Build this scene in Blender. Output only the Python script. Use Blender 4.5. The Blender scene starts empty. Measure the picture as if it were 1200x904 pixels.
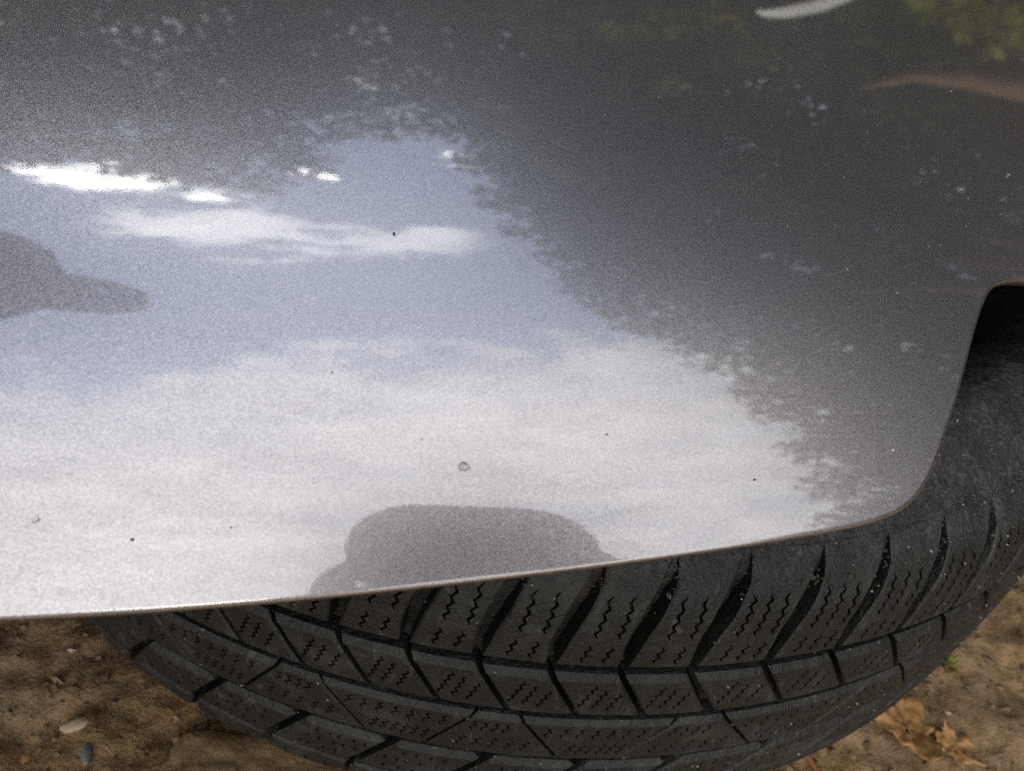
import bpy, bmesh, math, random
import numpy as np
from mathutils import Vector, Matrix, geometry

random.seed(7); rng = np.random.default_rng(7)
SC = bpy.context.scene
COL = SC.collection
R_ = math.radians

# ------------------------------------------------------------------ camera
CAM = Vector((0.0, -0.4444, 0.3566))
ROT = Matrix(((0.98690, -0.16132, -0.00279), (0.09810, 0.61370, -0.78342), (0.12810, 0.77289, 0.62148)))
cd = bpy.data.cameras.new('camera'); cam = bpy.data.objects.new('camera', cd); COL.objects.link(cam)
cam.matrix_world = Matrix.Translation(CAM) @ ROT.to_4x4()
cd.sensor_fit = 'HORIZONTAL'; cd.sensor_width = 36; cd.lens = 27.0
cd.clip_start = 0.005; cd.clip_end = 400
cd.dof.use_dof = True; cd.dof.focus_distance = 0.225; cd.dof.aperture_fstop = 15
SC.camera = cam

# ------------------------------------------------------------------ world: daylight sky with broken cloud
SUN_AZ, SUN_EL = R_(-176), R_(22)          # azimuth measured from +Y towards +X
W = bpy.data.worlds.new("World"); SC.world = W; W.use_nodes = True
NT = W.node_tree; NT.nodes.clear()

class V:                                    # a float socket with arithmetic
    nt = None
    def __init__(s, k): s.k = k
    def _m(op, *a, clamp=False):
        n = V.nt.nodes.new('ShaderNodeMath'); n.operation = op; n.use_clamp = clamp
        for i, x in enumerate(a):
            if isinstance(x, V): V.nt.links.new(x.k, n.inputs[i])
            else: n.inputs[i].default_value = x
        return V(n.outputs[0])
    def __add__(a, b): return V._m('ADD', a, b)
    __radd__ = __add__
    def __sub__(a, b): return V._m('SUBTRACT', a, b)
    def __rsub__(a, b): return V._m('SUBTRACT', b, a)
    def __mul__(a, b): return V._m('MULTIPLY', a, b)
    __rmul__ = __mul__
    def __truediv__(a, b): return V._m('DIVIDE', a, b)
def vmax(a, b): return V._m('MAXIMUM', a, b)
def vmin(a, b): return V._m('MINIMUM', a, b)
def vexp(a): return V._m('EXPONENT', a)
def sstep(lo, hi, x):
    n = V.nt.nodes.new('ShaderNodeMapRange'); n.interpolation_type = 'SMOOTHSTEP'
    V.nt.links.new(x.k, n.inputs['Value']); n.inputs['From Min'].default_value = lo; n.inputs['From Max'].default_value = hi
    return V(n.outputs[0])
def noise(vec, scale, detail=4, rough=0.55, dist=0.0):
    n = V.nt.nodes.new('ShaderNodeTexNoise'); V.nt.links.new(vec, n.inputs['Vector'])
    n.inputs['Scale'].default_value = scale; n.inputs['Detail'].default_value = detail
    n.inputs['Roughness'].default_value = rough; n.inputs['Distortion'].default_value = dist
    return V(n.outputs[0])
def combine(x, y, z):
    n = V.nt.nodes.new('ShaderNodeCombineXYZ')
    for i, a in enumerate((x, y, z)):
        if isinstance(a, V): V.nt.links.new(a.k, n.inputs[i])
        else: n.inputs[i].default_value = a
    return n.outputs[0]
def ramp(fac, stops):
    n = V.nt.nodes.new('ShaderNodeValToRGB'); V.nt.links.new(fac.k if isinstance(fac, V) else fac, n.inputs[0])
    el = n.color_ramp.elements
    while len(el) < len(stops): el.new(0.5)
    for q, (p, c) in zip(el, stops): q.position = p; q.color = (*c, 1)
    return n.outputs[0]
def mixc(fac, a, b):
    n = V.nt.nodes.new('ShaderNodeMix'); n.data_type = 'RGBA'
    for i, x in ((0, fac), (6, a), (7, b)):
        if isinstance(x, V): V.nt.links.new(x.k, n.inputs[i])
        elif isinstance(x, bpy.types.NodeSocket): V.nt.links.new(x, n.inputs[i])
        elif i == 0: n.inputs[i].default_value = x
        else: n.inputs[i].default_value = (*x, 1)
    return n.outputs[2]

V.nt = NT
tc = NT.nodes.new('ShaderNodeTexCoord'); sx = NT.nodes.new('ShaderNodeSeparateXYZ'); NT.links.new(tc.outputs['Generated'], sx.inputs[0])
dx, dy, dz = (V(sx.outputs[i]) for i in range(3))
zz = vmax(dz, 0.06); u = dx / zz; v = dy / zz          # a flat cloud layer seen from below
pos = combine(u, v, 0.0)
n1 = noise(combine(u * 1.5 + 3.1, v * 2.1 - u * 0.7, 0.3), 3.0, 9, 0.60, 0.5)
n2 = noise(combine(u * 0.8 - v * 0.1, v * 2.0 - u * 0.5, 1.7), 4.0, 7, 0.6, 0.2)
n3 = noise(combine(u, v * 1.6, 5.0), 0.8, 5, 0.6)
bil = noise(combine(u * 1.1 + 7.3, v * 1.5, 2.2), 6.5, 6, 0.58, 0.4)
main = sstep(-0.03, 0.13, (0.065 + 0.50 * u - v) * 1.0 + (n1 - 0.5) * 0.42 + (bil - 0.5) * 0.50)      # the large bank
thin = sstep(0.28, 0.62, n2)
main = main * (0.66 + 0.34 * sstep(0.36, 0.58, n2)) * (0.60 + 0.40 * vmax(sstep(-0.58, -0.25, u), sstep(-0.22, -0.50, v)))
uw = u + (noise(combine(u, v, 9.0), 5.0, 5, 0.6) - 0.5) * 0.34; vw = v + (noise(combine(u, v, 12.0), 6.5, 5, 0.65) - 0.5) * 0.22
tb = (vw - 0.385 - 0.20 * (u + 0.24)) / 0.075
band = vexp(tb * tb * -1.0) * sstep(-0.62, -0.40, u)
band = sstep(0.25, 0.95, band * 0.95 + (n2 - 0.5) * 3.0 + (n1 - 0.5) * 1.6 + (noise(combine(u, v * 1.6, 4.0), 13.0, 4, 0.6) - 0.5) * 1.6) * sstep(0.02, 0.25, band) * sstep(0.05, -0.06, u)
def puff(cu, cv, su, sv):
    a = (uw - cu) / su; b = (vw - cv) / sv
    return vexp((a * a + b * b) * -1.0)
lit = vmax(vmax(puff(-0.57, 0.50, 0.125, 0.060), puff(-0.385, 0.482, 0.085, 0.042)), vmax(puff(-0.08, 0.80, 0.05, 0.03), puff(-0.29, 0.64, 0.04, 0.025)))
lit = sstep(0.30, 0.85, lit + (n1 - 0.5) * 1.3 + (noise(combine(u * 1.0, v * 2.0, 2.0), 15.0, 4, 0.6) - 0.5) * 1.2) * sstep(0.05, 0.3, lit)
field = sstep(0.40, 0.56, n3) * sstep(0.75, 1.2, v)                             # scattered cloud further off
cover = vmin(vmax(vmax(main, band * 0.85), vmax(lit, field * 0.8)), 1.0)
sky = NT.nodes.new('ShaderNodeTexSky'); sky.sky_type = 'NISHITA'; sky.sun_disc = False
sky.sun_elevation = SUN_EL; sky.sun_rotation = SUN_AZ
sky.air_density = 1.0; sky.dust_density = 1.2; sky.ozone_density = 1.2
CLOUD = 5.9
shade = CLOUD * (0.52 + 0.30 * sstep(0.30, 0.70, n1) + 0.28 * sstep(0.34, 0.66, bil) + 0.25 * n2) * (1.0 + 2.8 * lit + 0.8 * band)
ccol = NT.nodes.new('ShaderNodeVectorMath'); ccol.operation = 'SCALE'; ccol.inputs[0].default_value = (1.0, 0.99, 0.985)
NT.links.new(shade.k, ccol.inputs['Scale'])
veil = mixc(0.22, sky.outputs[0], (7.6, 8.5, 10.6))                              # thin high haze over the blue
mixed = mixc(cover, veil, ccol.outputs[0])
bg = NT.nodes.new('ShaderNodeBackground'); bg.inputs['Strength'].default_value = 0.15
NT.links.new(mixed, bg.inputs['Color'])
wo = NT.nodes.new('ShaderNodeOutputWorld'); NT.links.new(bg.outputs[0], wo.inputs[0])

# ------------------------------------------------------------------ sun (veiled by cloud)
sl = bpy.data.lights.new('sun', 'SUN'); sl.energy = 0.55; sl.angle = R_(16); sl.color = (1.0, 0.95, 0.88)
so = bpy.data.objects.new('sun', sl); COL.objects.link(so)
sd = Vector((math.sin(SUN_AZ) * math.cos(SUN_EL), math.cos(SUN_AZ) * math.cos(SUN_EL), math.sin(SUN_EL)))
so.rotation_euler = sd.to_track_quat('Z', 'Y').to_euler()
vs = SC.view_settings; vs.view_transform = 'Standard'; vs.look = 'None'; vs.gamma = 1; vs.exposure = 0.95
vs.use_curve_mapping = False
SC.cycles.max_bounces = 8; SC.cycles.use_denoising = False

# ------------------------------------------------------------------ helpers
def link(name, me, mat=None, parent=None, loc=None):
    o = bpy.data.objects.new(name, me); COL.objects.link(o)
    if mat is not None: me.materials.append(mat)
    if parent is not None: o.parent = parent
    if loc is not None: o.location = loc
    return o
def mesh(name, vs_, fs, smooth=True, angle=None):
    me = bpy.data.meshes.new(name); me.from_pydata([tuple(map(float, p)) for p in vs_], [], [tuple(map(int, f)) for f in fs])
    me.update()
    if smooth:
        me.polygons.foreach_set('use_smooth', [True] * len(me.polygons))
        if angle: me.set_sharp_from_angle(angle=R_(angle))
    return me
def npmesh(name, verts, faces, smooth=True):
    me = bpy.data.meshes.new(name); verts = np.asarray(verts, np.float32); faces = np.asarray(faces, np.int32)
    n, k = faces.shape
    me.vertices.add(len(verts)); me.vertices.foreach_set('co', verts.ravel())
    me.loops.add(n * k); me.loops.foreach_set('vertex_index', faces.ravel())
    me.polygons.add(n); me.polygons.foreach_set('loop_start', np.arange(n, dtype=np.int32) * k)
    me.polygons.foreach_set('use_smooth', np.full(n, smooth))
    me.update(calc_edges=True); me.validate()
    return me
def tag(o, label=None, cat=None, group=None, kind=None):
    if label: o['label'] = label
    if cat: o['category'] = cat
    if group: o['group'] = group
    if kind: o['kind'] = kind
    return o
def empty(name, loc=(0, 0, 0)):
    o = bpy.data.objects.new(name, None); COL.objects.link(o); o.location = loc; o.empty_display_size = 0.02
    return o
def material(name):
    m = bpy.data.materials.new(name); m.use_nodes = True; V.nt = m.node_tree
    b = m.node_tree.nodes['Principled BSDF']
    t = m.node_tree.nodes.new('ShaderNodeTexCoord')
    return m, b, t.outputs['Object'], lambda s, d: m.node_tree.links.new(s.k if isinstance(s, V) else s, d)
def bump(h, strength, dist, normal=None):
    n = V.nt.nodes.new('ShaderNodeBump'); n.inputs['Strength'].default_value = strength; n.inputs['Distance'].default_value = dist
    V.nt.links.new(h.k, n.inputs['Height'])
    if normal is not None: V.nt.links.new(normal, n.inputs['Normal'])
    return n.outputs[0]
def fbm2(x, y, seed, octs=5, gain=0.5):
    r = np.random.default_rng(seed); out = np.zeros_like(x); a = 1.0; f = 1.0; tot = 0
    for k in range(octs):
        T = r.random((64, 64)); ox, oy = r.random(2) * 64
        X = x * f + ox; Y = y * f + oy; i = np.floor(X).astype(int); j = np.floor(Y).astype(int)
        fx = X - i; fy = Y - j; fx = fx * fx * (3 - 2 * fx); fy = fy * fy * (3 - 2 * fy)
        g = lambda a_, b_: T[(a_) % 64, (b_) % 64]
        out += a * ((g(i, j) * (1 - fx) + g(i + 1, j) * fx) * (1 - fy) + (g(i, j + 1) * (1 - fx) + g(i + 1, j + 1) * fx) * fy - 0.5)
        tot += a; a *= gain; f *= 2.03
    return out / tot

# ------------------------------------------------------------------ materials
def mat_paint():
    m, b, P, L = material('metallic_paint')
    vo = m.node_tree.nodes.new('ShaderNodeTexVoronoi'); vo.inputs['Scale'].default_value = 4600; L(P, vo.inputs['Vector'])
    vo2 = m.node_tree.nodes.new('ShaderNodeTexVoronoi'); vo2.inputs['Scale'].default_value = 3200; L(P, vo2.inputs['Vector'])
    va = m.node_tree.nodes.new('ShaderNodeVectorMath'); va.operation = 'ADD'; L(vo.outputs['Color'], va.inputs[0]); L(vo2.outputs['Color'], va.inputs[1])
    sub = m.node_tree.nodes.new('ShaderNodeVectorMath'); sub.operation = 'SUBTRACT'; L(va.outputs[0], sub.inputs[0]); sub.inputs[1].default_value = (1, 1, 1)
    sc = m.node_tree.nodes.new('ShaderNodeVectorMath'); sc.operation = 'SCALE'; L(sub.outputs[0], sc.inputs[0]); sc.inputs['Scale'].default_value = FLAKE
    ge = m.node_tree.nodes.new('ShaderNodeNewGeometry')
    ad = m.node_tree.nodes.new('ShaderNodeVectorMath'); ad.operation = 'ADD'; L(sc.outputs[0], ad.inputs[0]); L(ge.outputs['Normal'], ad.inputs[1])
    no = m.node_tree.nodes.new('ShaderNodeVectorMath'); no.operation = 'NORMALIZE'; L(ad.outputs[0], no.inputs[0])
    L(no.outputs[0], b.inputs['Normal'])
    sv = m.node_tree.nodes.new('ShaderNodeSeparateXYZ'); L(vo.outputs['Color'], sv.inputs[0])
    L(ramp(V(sv.outputs[0]), [(0.0, tuple(c * 0.66 for c in PAINT)), (1.0, tuple(c * 1.34 for c in PAINT))]), b.inputs['Base Color'])
    b.inputs['Metallic'].default_value = 0.89; b.inputs['Roughness'].default_value = 0.36
    b.inputs['Coat Tint'].default_value = (1, 1, 1, 1)
    dust = noise(P, 60, 6, 0.65)
    b.inputs['Coat Weight'].default_value = 1.0; b.inputs['Coat IOR'].default_value = 2.2
    L(0.012 + 0.03 * sstep(0.5, 0.75, dust), b.inputs['Coat Roughness'])
    L(bump(noise(P, 1500, 2, 0.5), 0.10, 0.00004), b.inputs['Coat Normal'])
    return m
PAINT = (0.43, 0.402, 0.407); FLAKE = 0.07
M_paint = mat_paint()

def mat_edge():
    m, b, P, L = material('grimy_painted_edge')
    n = noise(P, 300, 5, 0.6)
    L(ramp(n, [(0.3, (0.055, 0.040, 0.030)), (0.7, (0.15, 0.12, 0.10))]), b.inputs['Base Color'])
    b.inputs['Roughness'].default_value = 0.5
    return m
M_edge = mat_edge()

def mat_black():
    m, b, P, L = material('matte_black')
    L(ramp(noise(P, 80, 4), [(0.3, (0.006, 0.006, 0.006)), (0.7, (0.014, 0.013, 0.012))]), b.inputs['Base Color'])
    b.inputs['Roughness'].default_value = 0.85; b.inputs['Specular IOR Level'].default_value = 0.2
    return m
M_black = mat_black()

def mat_rubber(name, base=1.0, dusty=1.0):
    m, b, P, L = material(name)
    P = m.node_tree.nodes.new('ShaderNodeNewGeometry').outputs['Position']
    n = noise(P, 55, 6, 0.65, 0.4); f = noise(P, 700, 4, 0.7)
    k = sstep(0.45, 0.75, n)
    sc = m.node_tree.nodes.new('ShaderNodeMapping'); sc.inputs['Scale'].default_value = (1, 1, .22); L(P, sc.inputs[0])
    scuff = noise(sc.outputs[0], 260, 5, 0.7, 0.6)
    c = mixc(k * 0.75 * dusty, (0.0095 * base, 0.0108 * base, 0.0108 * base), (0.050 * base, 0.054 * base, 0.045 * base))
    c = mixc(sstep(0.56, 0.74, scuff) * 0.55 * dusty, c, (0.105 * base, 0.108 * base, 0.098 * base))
    c2 = mixc(sstep(0.60, 0.82, f) * 0.55 * dusty, c, (0.085, 0.08, 0.065))
    L(c2, b.inputs['Base Color'])
    L(0.30 + 0.34 * n, b.inputs['Roughness'])
    b.inputs['Specular IOR Level'].default_value = 0.55
    L(bump(f * 0.8 + scuff * 0.7 + noise(P, 220, 5, 0.65) * 1.2, 0.7, 0.0012), b.inputs['Normal'])
    return m
M_groove_shade = mat_rubber('groove_shade_rubber', 0.30, 0.5)  # darker rubber paints shade into the groove and sipe walls
M_worn = mat_rubber('worn_edge_rubber', 1.1, 0.9)
M_tread = mat_rubber('tread_rubber', 1.0, 1.0)
M_side = mat_rubber('sidewall_rubber', 0.70, 1.1)
def gritty(m, floor):
    # dry grit caked on the upper, level part of the tyre; groove floors near-black as painted shade, with lodged brown dirt
    V.nt = m.node_tree; b = m.node_tree.nodes['Principled BSDF']
    P = m.node_tree.nodes.new('ShaderNodeNewGeometry').outputs['Position']; sp = m.node_tree.nodes.new('ShaderNodeSeparateXYZ'); m.node_tree.links.new(P, sp.inputs[0])
    top = sstep(.172, .190, V(sp.outputs[2]) + (noise(P, 90, 3) - 0.5) * .02)
    gr = ramp(noise(P, 420, 5, 0.65) * 0.6 + noise(P, 70, 4, 0.6) * 0.4, [(0.38, (0.016, 0.016, 0.017)), (0.52, (0.040, 0.040, 0.042)), (0.66, (0.11, 0.109, 0.108))])
    old = b.inputs['Base Color'].links[0].from_socket
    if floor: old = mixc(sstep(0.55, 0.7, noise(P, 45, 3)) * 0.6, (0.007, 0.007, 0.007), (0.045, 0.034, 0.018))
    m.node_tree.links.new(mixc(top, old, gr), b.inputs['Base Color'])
    hh = (sstep(0.46, 0.62, noise(P, 420, 3, 0.6)) * 1.2 + noise(P, 160, 4, 0.6) * 0.8) * top
    oldn = b.inputs['Normal'].links[0].from_socket
    m.node_tree.links.new(bump(hh, 0.3, 0.0007, oldn), b.inputs['Normal'])
gritty(M_tread, False); gritty(M_side, True)

def simple(name, c0, c1, scale, rough=0.7, detail=5, bmp=None, spec=0.4):
    m, b, P, L = material(name)
    n = noise(P, scale, detail, 0.6, 0.3)
    L(ramp(n, [(0.3, c0), (0.7, c1)]), b.inputs['Base Color']); b.inputs['Roughness'].default_value = rough
    b.inputs['Specular IOR Level'].default_value = spec
    if bmp: L(bump(n, bmp[0], bmp[1]), b.inputs['Normal'])
    return m

def mat_ground():
    m, b, P, L = material('damp_earth')
    n = noise(P, 6, 6, 0.6); f = noise(P, 120, 6, 0.65, 0.5); g = noise(P, 600, 3, 0.6)
    sp = m.node_tree.nodes.new('ShaderNodeSeparateXYZ'); L(P, sp.inputs[0])
    c = ramp(f, [(0.28, (0.135, 0.074, 0.029)), (0.5, (0.28, 0.168, 0.073)), (0.72, (0.40, 0.270, 0.138))])
    c = mixc(sstep(0.42, 0.62, n) * 0.6, c, ramp(f, [(0.3, (0.15, 0.10, 0.060)), (0.7, (0.32, 0.235, 0.155))]))
    c = mixc(sstep(0.63, 0.78, g) * 0.5, c, (0.27, 0.21, 0.15))
    L(c, b.inputs['Base Color']); b.inputs['Roughness'].default_value = 0.72
    L(bump(f * 1.0 + g * 0.4, 0.7, 0.004), b.inputs['Normal'])
    return m
M_ground = mat_ground()

# ------------------------------------------------------------------ ground: one sheet, fine where the photo shows it
def axis(c0, c1, step, far):
    a = list(np.arange(c0, c1 + 1e-6, step)); s = step
    x = a[-1]
    while x < far: s *= 1.35; x += s; a.append(x)
    s = step; x = a[0]; lo = []
    while x > -far: s *= 1.35; x -= s; lo.append(x)
    return np.array(lo[::-1] + a)
gx = axis(-0.50, 0.75, 0.0030, 60); gy = axis(-0.55, 0.25, 0.0030, 60)
X, Y = np.meshgrid(gx, gy, indexing='ij')
def ground_z(X, Y):
    z = 0.016 * fbm2(X * 9, Y * 9, 1, 4) + 0.012 * fbm2(X * 40, Y * 40, 2, 4, 0.6)
    lump = fbm2(X * 75, Y * 75, 3, 3, 0.6); z = z + 0.009 * np.maximum(lump - 0.05, 0)
    pit = fbm2(X * 110, Y * 110, 4, 3, 0.6); z = z - 0.007 * np.maximum(pit - 0.10, 0)
    far = np.clip((np.hypot(X, Y) - 0.9) / 1.0, 0, 1)
    return z * (1 - far) + far * 0.15 * fbm2(X * 0.3, Y * 0.3, 5, 3) - 0.002
Z = ground_z(X, Y)
nx, ny = X.shape; idx = np.arange(nx * ny).reshape(nx, ny)
gf = np.stack([idx[:-1, :-1], idx[1:, :-1], idx[1:, 1:], idx[:-1, 1:]], -1).reshape(-1, 4)
go = link('ground', npmesh('ground', np.stack([X, Y, Z], -1).reshape(-1, 3), gf), M_ground)
tag(go, kind='structure')

# ------------------------------------------------------------------ the tyre lying on its side under the bumper
TC = Vector((0, 0, 0.110))
ZP = np.array([-.108, -.103, -.096, -.085, -.0757, -.068, -.060, -.045, -.02, 0, .02, .045, .060, .068, .0757, .085, .096, .103, .108])
RP = np.array([.252, .268, .282, .2965, .3050, .3100, .3122, .3136, .3146, .315, .3146, .3130, .3105, .3062, .2985, .2885, .276, .266, .252])
_zz = np.linspace(-.108, .108, 433); _rr = np.interp(_zz, ZP, RP); _k = np.hanning(25); _k /= _k.sum()
_rr = np.convolve(np.pad(_rr, 12, mode='edge'), _k, mode='valid')
def prof(z): return np.interp(z, _zz, _rr)
def surf_pt(phi, z, dep):
    dr = (prof(z + .0005) - prof(z - .0005)) / .001
    l = np.hypot(1, dr); nr = 1 / l; nz = -dr / l
    r = prof(z) - dep * nr; zz_ = z - dep * nz
    return np.stack([r * np.cos(phi), r * np.sin(phi), zz_], -1)
tyre = empty('tyre', TC)
tag(tyre, 'black winter tyre with zigzag sipes lying under the grey bumper', 'tyre')
# carcass: groove floor, shoulders, sidewalls and bead
zt = np.linspace(-.078, .078, 61)
dep = .0068 * np.clip((.0757 - np.abs(zt)) / .011, 0, 1) + .00022
pts = []
for z, d in zip(zt, dep):
    p = surf_pt(0.0, z, d); pts.append((p[0], p[2]))
up = [(float(prof(z)) + (.0010 if .0895 < z < .0925 else 0) + (.0008 if .0975 < z < .0995 else 0), z) for z in np.arange(.0795, .1079, .0008)]
up_lo = up + [(.249, .1088), (.243, .1090), (.236, .1075), (.226, .103), (.216, .097), (.208, .092), (.2035, .090), (.2015, .084)]
up = [q for q in up if q[1] < .0965] + [(.2725, .0975), (.268, .0975), (.262, .096), (.252, .091), (.242, .084), (.232, .077), (.222, .070), (.212, .064), (.2035, .061), (.2015, .058)]
_in = [(.2025, .045), (.215, .040), (.240, .045), (.262, .052), (.282, .055), (.296, .045), (.3015, .02), (.302, 0)]
up = up + _in
dn = [(r, -z) for r, z in up_lo + _in]
ring = dn[::-1][1:] + pts + up
N = 360; PR = np.array(ring); a = np.linspace(0, 2 * np.pi, N, endpoint=False)
vv = np.stack([PR[None, :, 0] * np.cos(a)[:, None], PR[None, :, 0] * np.sin(a)[:, None], np.broadcast_to(PR[None, :, 1], (N, len(PR)))], -1)
ii = np.arange(N * len(PR)).reshape(N, len(PR)); jn = np.roll(ii, -1, 0)
cf = np.stack([ii[:, :-1], jn[:, :-1], jn[:, 1:], ii[:, 1:]], -1).reshape(-1, 4)
link('carcass', npmesh('carcass', vv.reshape(-1, 3), cf), M_side, tyre)

def offset_poly(P, d):                      # inward offset of a CCW polygon
    n = len(P); out = []
    for i in range(n):
        p0, p1, p2 = P[i - 1], P[i], P[(i + 1) % n]
        a1 = (p1 - p0); a1 = a1 / np.linalg.norm(a1); a2 = (p2 - p1); a2 = a2 / np.linalg.norm(a2)
        n1_ = np.array([-a1[1], a1[0]]); n2_ = np.array([-a2[1], a2[0]]); b_ = n1_ + n2_; l = np.linalg.norm(b_)
        b_ = b_ / max(l, 1e-6); c = max(float(b_ @ n1_), 0.35)
        out.append(p1 + b_ * d / c)
    return np.array(out)
def inside(P, q):
    x, y = q; r = False; n = len(P)
    for i in range(n):
        x0, y0 = P[i]; x1, y1 = P[(i + 1) % n]
        if (y0 > y) != (y1 > y) and x < (x1 - x0) * (y - y0) / (y1 - y0) + x0: r = not r
    return r
def inside_many(P, Q):
    x, y = Q[:, 0], Q[:, 1]; r = np.zeros(len(Q), bool)
    for i in range(len(P)):
        x0, y0 = P[i]; x1, y1 = P[(i + 1) % len(P)]
        if y0 == y1: continue
        r ^= ((y0 > y) != (y1 > y)) & (x < (x1 - x0) * (y - y0) / (y1 - y0) + x0)
    return r
def densify(P, step):
    out = []
    for i in range(len(P)):
        p, q = P[i], P[(i + 1) % len(P)]; k = max(1, int(math.ceil(np.linalg.norm(q - p) / step)))
        for t in range(k): out.append(p + (q - p) * t / k)
    return np.array(out)
def zig(p0, p1, wl=.0036, amp=.00065, w=.0011):
    # a zigzag slot between two points of the tread plane
    p0 = np.array(p0); p1 = np.array(p1); L_ = np.linalg.norm(p1 - p0); t = (p1 - p0) / L_; nn = np.array([-t[1], t[0]])
    k = max(2, int(round(L_ / wl * 2))); line = [p0 + t * L_ * i / k + nn * amp * (1 if i % 2 else -1) for i in range(k + 1)]
    A_ = [q + nn * (w / 2 if 0 < i < k else w * .15) for i, q in enumerate(line)]; B_ = [q - nn * (w / 2 if 0 < i < k else w * .15) for i, q in enumerate(line)]
    return np.array(B_ + A_[::-1])
RB = 0.314
def block_mesh(name, poly, holes, chamfer=.0007, depth=.0066, top_open=None, sdep=.0026, tb=0.0):
    """poly, holes: (arc metres, z metres), CCW.  Returns a mesh placed round arc 0 = angle -90 deg."""
    P = densify(np.array(poly), .004)
    if sum(P[i - 1][0] * P[i][1] - P[i][0] * P[i - 1][1] for i in range(len(P))) < 0: P = P[::-1]
    I = offset_poly(P, chamfer); ztop = P[:, 1].max(); edge_ = P[:, 1] > ztop - .0003
    if tb: I[edge_, 1] -= tb
    H = [h_ for h_ in holes if all(inside(offset_poly(I, .0004), q) for q in h_)]
    cv = [tuple(p) for p in I]; ce = [(i, (i + 1) % len(I)) for i in range(len(I))]
    for h_ in H:
        b0 = len(cv); cv += [tuple(p) for p in h_]; ce += [(b0 + i, b0 + (i + 1) % len(h_)) for i in range(len(h_))]
    lo, hi = I.min(0), I.max(0); In2 = offset_poly(I, .0018)
    Q = np.array([(x, y) for x in np.arange(lo[0], hi[0], .0042) for y in np.arange(lo[1], hi[1], .0042)])
    Q = Q[inside_many(In2, Q)]
    for h_ in H:
        if len(Q): Q = Q[~inside_many(h_, Q) & (np.min(np.linalg.norm(Q[:, None] - h_[None], axis=2), axis=1) > .0010)]
    cv += [tuple(q) for q in Q]
    r = geometry.delaunay_2d_cdt([Vector(p) for p in cv], ce, [], 0, 1e-7)
    V2 = [np.array(p) for p in r[0]]; tri = []
    VA = np.array(V2); fl_ = [list(f) for f in r[2]]; ct = np.array([VA[f].mean(0) for f in fl_]); ok = inside_many(I, ct)
    for h_ in H: ok &= ~inside_many(h_, ct)
    tri = [f for f, k_ in zip(fl_, ok) if k_]
    verts = [(p[0], p[1], 0.0) for p in V2]; faces = []
    for f in tri:
        p = [V2[i] for i in f]
        ar = (p[1][0] - p[0][0]) * (p[2][1] - p[0][1]) - (p[2][0] - p[0][0]) * (p[1][1] - p[0][1])
        faces.append(f if ar > 0 else f[::-1])
    def find(q):
        return int(np.argmin(np.abs(VA - q).sum(1)))
    ti = [find(p) for p in I]; n = len(P)
    flush = [top_open is not None and p[1] > top_open for p in P]
    O1 = offset_poly(P, 0); O2 = offset_poly(P, -.0006)
    walls, worn = [], []
    b1 = len(verts); verts += [(p[0], p[1], .0002 if fl else chamfer * .8 + (tb * .75 if eg else 0)) for p, fl, eg in zip(O1, flush, edge_)]
    b2 = len(verts); verts += [(p[0], p[1], depth) for p in O2]
    for i in range(n):
        j = (i + 1) % n
        worn.append(len(faces)); faces.append([ti[i], b1 + i, b1 + j, ti[j]]); walls.append(len(faces)); faces.append([b1 + i, b2 + i, b2 + j, b1 + j])
    for h_ in H:
        hi_ = [find(p) for p in h_]; b3 = len(verts); verts += [(p[0], p[1], sdep) for p in h_]; m_ = len(h_)
        for i in range(m_):
            j = (i + 1) % m_; faces.append([hi_[j], b3 + j, b3 + i, hi_[i]]); walls.append(len(faces) - 1)
        for i in range(m_ // 2 - 1): faces.append([b3 + i, b3 + i + 1, b3 + m_ - 2 - i, b3 + m_ - 1 - i])
    A_ = np.array(verts); phi = A_[:, 0] / RB - np.pi / 2
    W_ = surf_pt(phi, A_[:, 1], A_[:, 2])
    me = mesh(name, W_, faces, True, 32)
    me.materials.append(M_tread); me.materials.append(M_groove_shade); me.materials.append(M_worn)
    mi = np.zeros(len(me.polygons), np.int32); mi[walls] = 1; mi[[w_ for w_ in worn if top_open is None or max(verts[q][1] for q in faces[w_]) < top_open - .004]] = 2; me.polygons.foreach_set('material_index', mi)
    return me

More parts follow.
